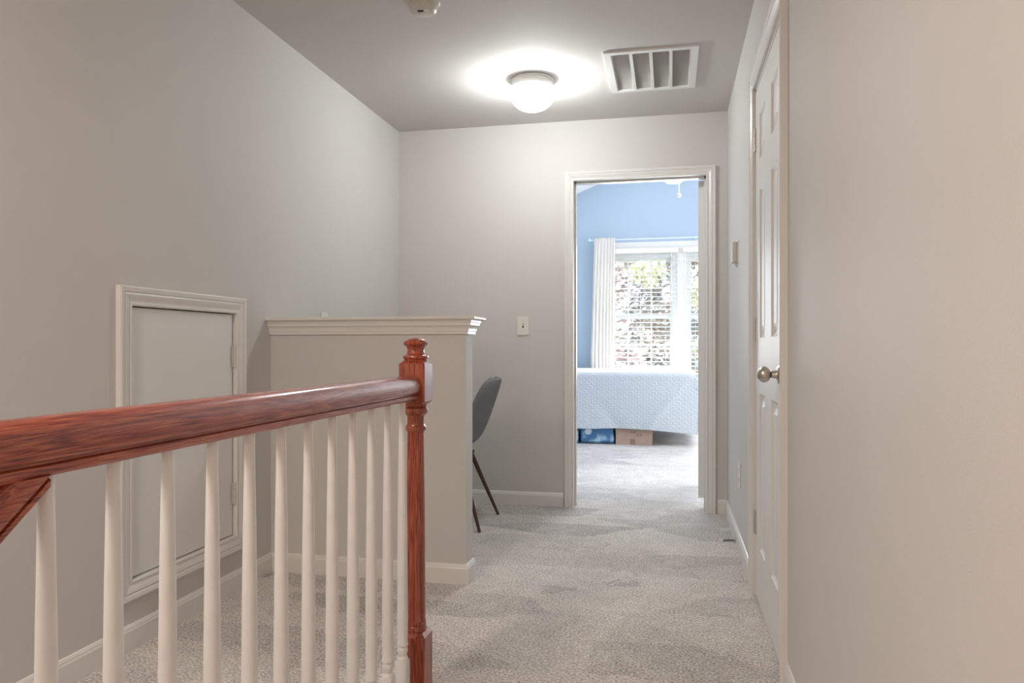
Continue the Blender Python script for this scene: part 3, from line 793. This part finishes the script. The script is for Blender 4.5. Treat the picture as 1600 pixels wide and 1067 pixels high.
bm = NB(); box(bm, -.062, .062, -.004, 0, -.056, .060, bev=.001); obj('back_plate', bm, 'plastic', th)
bm = NB(); box(bm, -.055, .055, -.030, -.004, -.052, .052, bev=.007, seg=3); obj('cover', bm, 'detector', th)
bm = NB(); tube(bm, [(.03, -.010, -.050), (.028, -.014, -.064), (.018, -.008, -.070), (.012, -.002, -.076)], .0018, 6); obj('wire', bm, 'hinge', th)
ds = thing('door_stop', 'grey spring door stop on the right baseboard', 'door stop', (XR - .013, 3.925, .030))
bm = NB(); lathe(bm, [(.013, 0), (.013, -.004), (.008, -.007)], 16, (0, 0, 0), 'x'); obj('base', bm, 'hinge', ds)
bm = NB(); pts = []
for i in range(0, 181):
    a = i * 2 * PI / 12; t = i / 180; pts.append((-.006 - .060 * t, .0045 * math.cos(a), .0045 * math.sin(a) - .004 * t * t))
tube(bm, pts, .0011, 5); obj('spring', bm, M['dark'], ds)
bm = NB(); lathe(bm, [(.006, -.064), (.0065, -.070), (.006, -.078), (.003, -.080)], 14, (0, 0, -.004), 'x'); obj('rubber_tip', bm, 'louver', ds)

# ------------------------------------------------------------------ ceiling fittings
cl = thing('ceiling_light', 'lit ribbed glass dome ceiling light in the middle of the hall', 'ceiling light', (-.722, 3.909, H))
bm = NB(); lathe(bm, [(.100, 0), (.112, -.003), (.112, -.012), (.107, -.016), (.109, -.020), (.109, -.026), (.105, -.031), (.105, -.046), (.100, -.050)], 56); obj('base_ring', bm, 'fixture', cl, True, 30)
bm = NB(); gp = []
for i in range(22):
    t = i / 21; a = -.42 + t * (PI / 2 + .42)
    gp.append((max(.001, .118 * math.cos(a)), -.082 + -.088 * math.sin(a)))
lathe(bm, gp, 192, ribs=48, ramp=.006); obj('globe', bm, 'globe', cl, True, 60)
bulb = light('bulb_light', 'POINT', (0, 0, -.132), (0, 0, 0), LAMP_WATTS, (.95, .99, 1.0), shadow_soft_size=.035); bulb.parent = cl
vt = thing('ceiling_vent', 'white return air grille with four louvred bays in the ceiling', 'vent', (-.095, 3.905, H))
VW, VL = .226, .288
fr = simple('frame', 'vent', vt, [(-VW, -VW + .034, -VL, VL, -.010, 0), (VW - .034, VW, -VL, VL, -.010, 0), (-VW + .034, VW - .034, -VL, -VL + .030, -.010, 0), (-VW + .034, VW - .034, VL - .030, VL, -.010, 0)])
xin = VW - .034; bw = 2 * xin / 4
for k in (1, 2, 3): simple('divider', 'vent', vt, [(-xin + bw * k - .008, -xin + bw * k + .008, -VL + .03, VL - .03, -.009, 0)])
for k in range(4):
    bm = NB(); xa = -xin + bw * k + .006; xb = -xin + bw * (k + 1) - .006; yy = -VL + .034
    while yy < VL - .036:
        vs = [bm.verts.new(p) for p in ((xa, yy, -.0085), (xb, yy, -.0085), (xb, yy + .0085, -.0015), (xa, yy + .0085, -.0015))]; bm.faces.new(vs); yy += .0115
    l = obj('louvers', bm, 'louver', vt); l['kind'] = 'stuff'
simple('back_panel', 'louver', vt, [(-xin, xin, -VL + .03, VL - .03, -.0012, -.0004)])
for x, y in ((-VW + .06, -VL + .012), (VW - .06, -VL + .012), (-VW + .06, VL - .012), (VW - .06, VL - .012), (-VW + .014, 0), (VW - .014, 0)):
    bm = NB(); lathe(bm, [(.004, -.010), (.003, -.0115)], 10, (x, y, 0)); obj('screw', bm, 'louver', vt)
sd = thing('smoke_detector', 'round off-white smoke detector on the ceiling near the top edge', 'smoke detector', (-1.0, 2.93, H))
bm = NB(); lathe(bm, [(.066, 0), (.070, -.004), (.070, -.012), (.066, -.018)], 40); obj('mount', bm, 'detector', sd, True, 30)
bm = NB(); lathe(bm, [(.060, -.016), (.058, -.030), (.055, -.040), (.047, -.048), (.043, -.050), (.001, -.0505)], 40); cv = obj('cover', bm, 'detector', sd, True, 30)
bm = NB()
for a in range(3): box(bm, -.016, .008, -.030 + a * .006, -.027 + a * .006, -.0520, -.0500)
obj('sounder_grille', bm, 'dark', cv)
bm = NB(); box(bm, .012, .028, -.034, -.020, -.0530, -.0500, bev=.001); obj('test_button', bm, 'plastic', cv)

# ------------------------------------------------------------------ outside
bm = NB(); box(bm, -40, 40, YW + .5, 70, -3.3, -3.2)
tag(obj('ground', bm, 'grass'), 'lawn outside far below the bedroom window', 'ground', kind='structure')
def tree(x, y, h, rad, cols, label, n=2600, leaf=.13, seed=1, base=-3.2):
    rnd = random.Random(seed)
    r = thing('tree', label, 'tree', (x, y, base), group='trees outside the bedroom window')
    bm = NB(); pts = [(0, 0, 0), (.08, .03, h * .3), (-.05, .05, h * .6), (.02, 0, h * .9)]; tube(bm, pts, [.16, .12, .08, .03], 8)
    for k in range(9):
        a = rnd.uniform(0, 2 * PI); z = h * rnd.uniform(.3, .8); l = rad * rnd.uniform(.5, .95)
        tube(bm, [(0, 0, z), (l * .5 * math.cos(a), l * .5 * math.sin(a), z + l * .35), (l * math.cos(a), l * math.sin(a), z + l * .55)], [.05, .035, .015], 5)
    obj('trunk', bm, 'bark', r)
    verts, faces = [], []
    n *= 2; cl_ = [(rnd.gauss(0, rad * .5), rnd.gauss(0, rad * .5), h * rnd.uniform(.25, 1.0), rad * rnd.uniform(.25, .5)) for _ in range(26)]
    for i in range(n):
        cx, cy, cz, cr_ = cl_[rnd.randrange(len(cl_))]
        p = Vector((rnd.gauss(0, 1), rnd.gauss(0, 1), rnd.gauss(0, .8))).normalized() * cr_ * rnd.uniform(.5, 1.05) + Vector((cx, cy, cz))
        d = Vector((rnd.gauss(0, 1), rnd.gauss(0, 1), rnd.gauss(0, .6))).normalized(); e = d.cross(Vector((rnd.gauss(0, 1), rnd.gauss(0, 1), rnd.gauss(0, 1)))).normalized()
        s_ = leaf * rnd.uniform(.6, 1.3); b_ = len(verts)
        verts += [p - d * s_ * .5, p + e * s_ * .28, p + d * s_ * .5, p - e * s_ * .28]; faces.append((b_, b_ + 1, b_ + 2, b_ + 3))
    me = bpy.data.meshes.new('foliage'); me.from_pydata([tuple(v) for v in verts], [], faces); me.materials.append(leafmat('leaves_%d' % seed, *cols))
    f = bpy.data.objects.new('foliage', me); COL.objects.link(f); f.parent = r; f['kind'] = 'stuff'
    return r
G = ((.24, .28, .14), (.52, .54, .30)); P_ = ((.40, .30, .28), (.58, .47, .44)); Y_ = ((.42, .40, .24), (.66, .63, .42)); N_ = ((.30, .28, .28), (.52, .50, .48))
tree(-1.5, 13.9, 6.4, 1.0, P_, 'reddish tree at the left of the window view', 7000, seed=3)
tree(1.15, 17.0, 6.8, .95, Y_, 'yellow-green tree in the right part of the window view', 7000, .13, seed=5)
tree(5.2, 15.5, 7.0, 1.1, G, 'green tree beyond the right end of the window', 4000, seed=8)
tree(-.45, 21.0, 7.2, 1.15, N_, 'grey-brown tree between and behind the reddish and yellow-green trees', 9000, .15, seed=11)
tree(-4.4, 20.5, 7.8, 1.3, G, 'green tree furthest left behind the curtain', 4200, .17, seed=13)
tree(3.2, 21.5, 8.0, 1.3, G, 'dark green tree behind the right window', 6000, .17, seed=17)
tree(.3, 26.5, 9.4, 2.0, P_, 'tall pinkish tree at the back, directly behind the grey-brown one', 9000, .22, seed=19)
tree(-5.2, 30, 10.0, 2.3, Y_, 'tall pale yellow tree furthest back on the left', 6000, .25, seed=23)
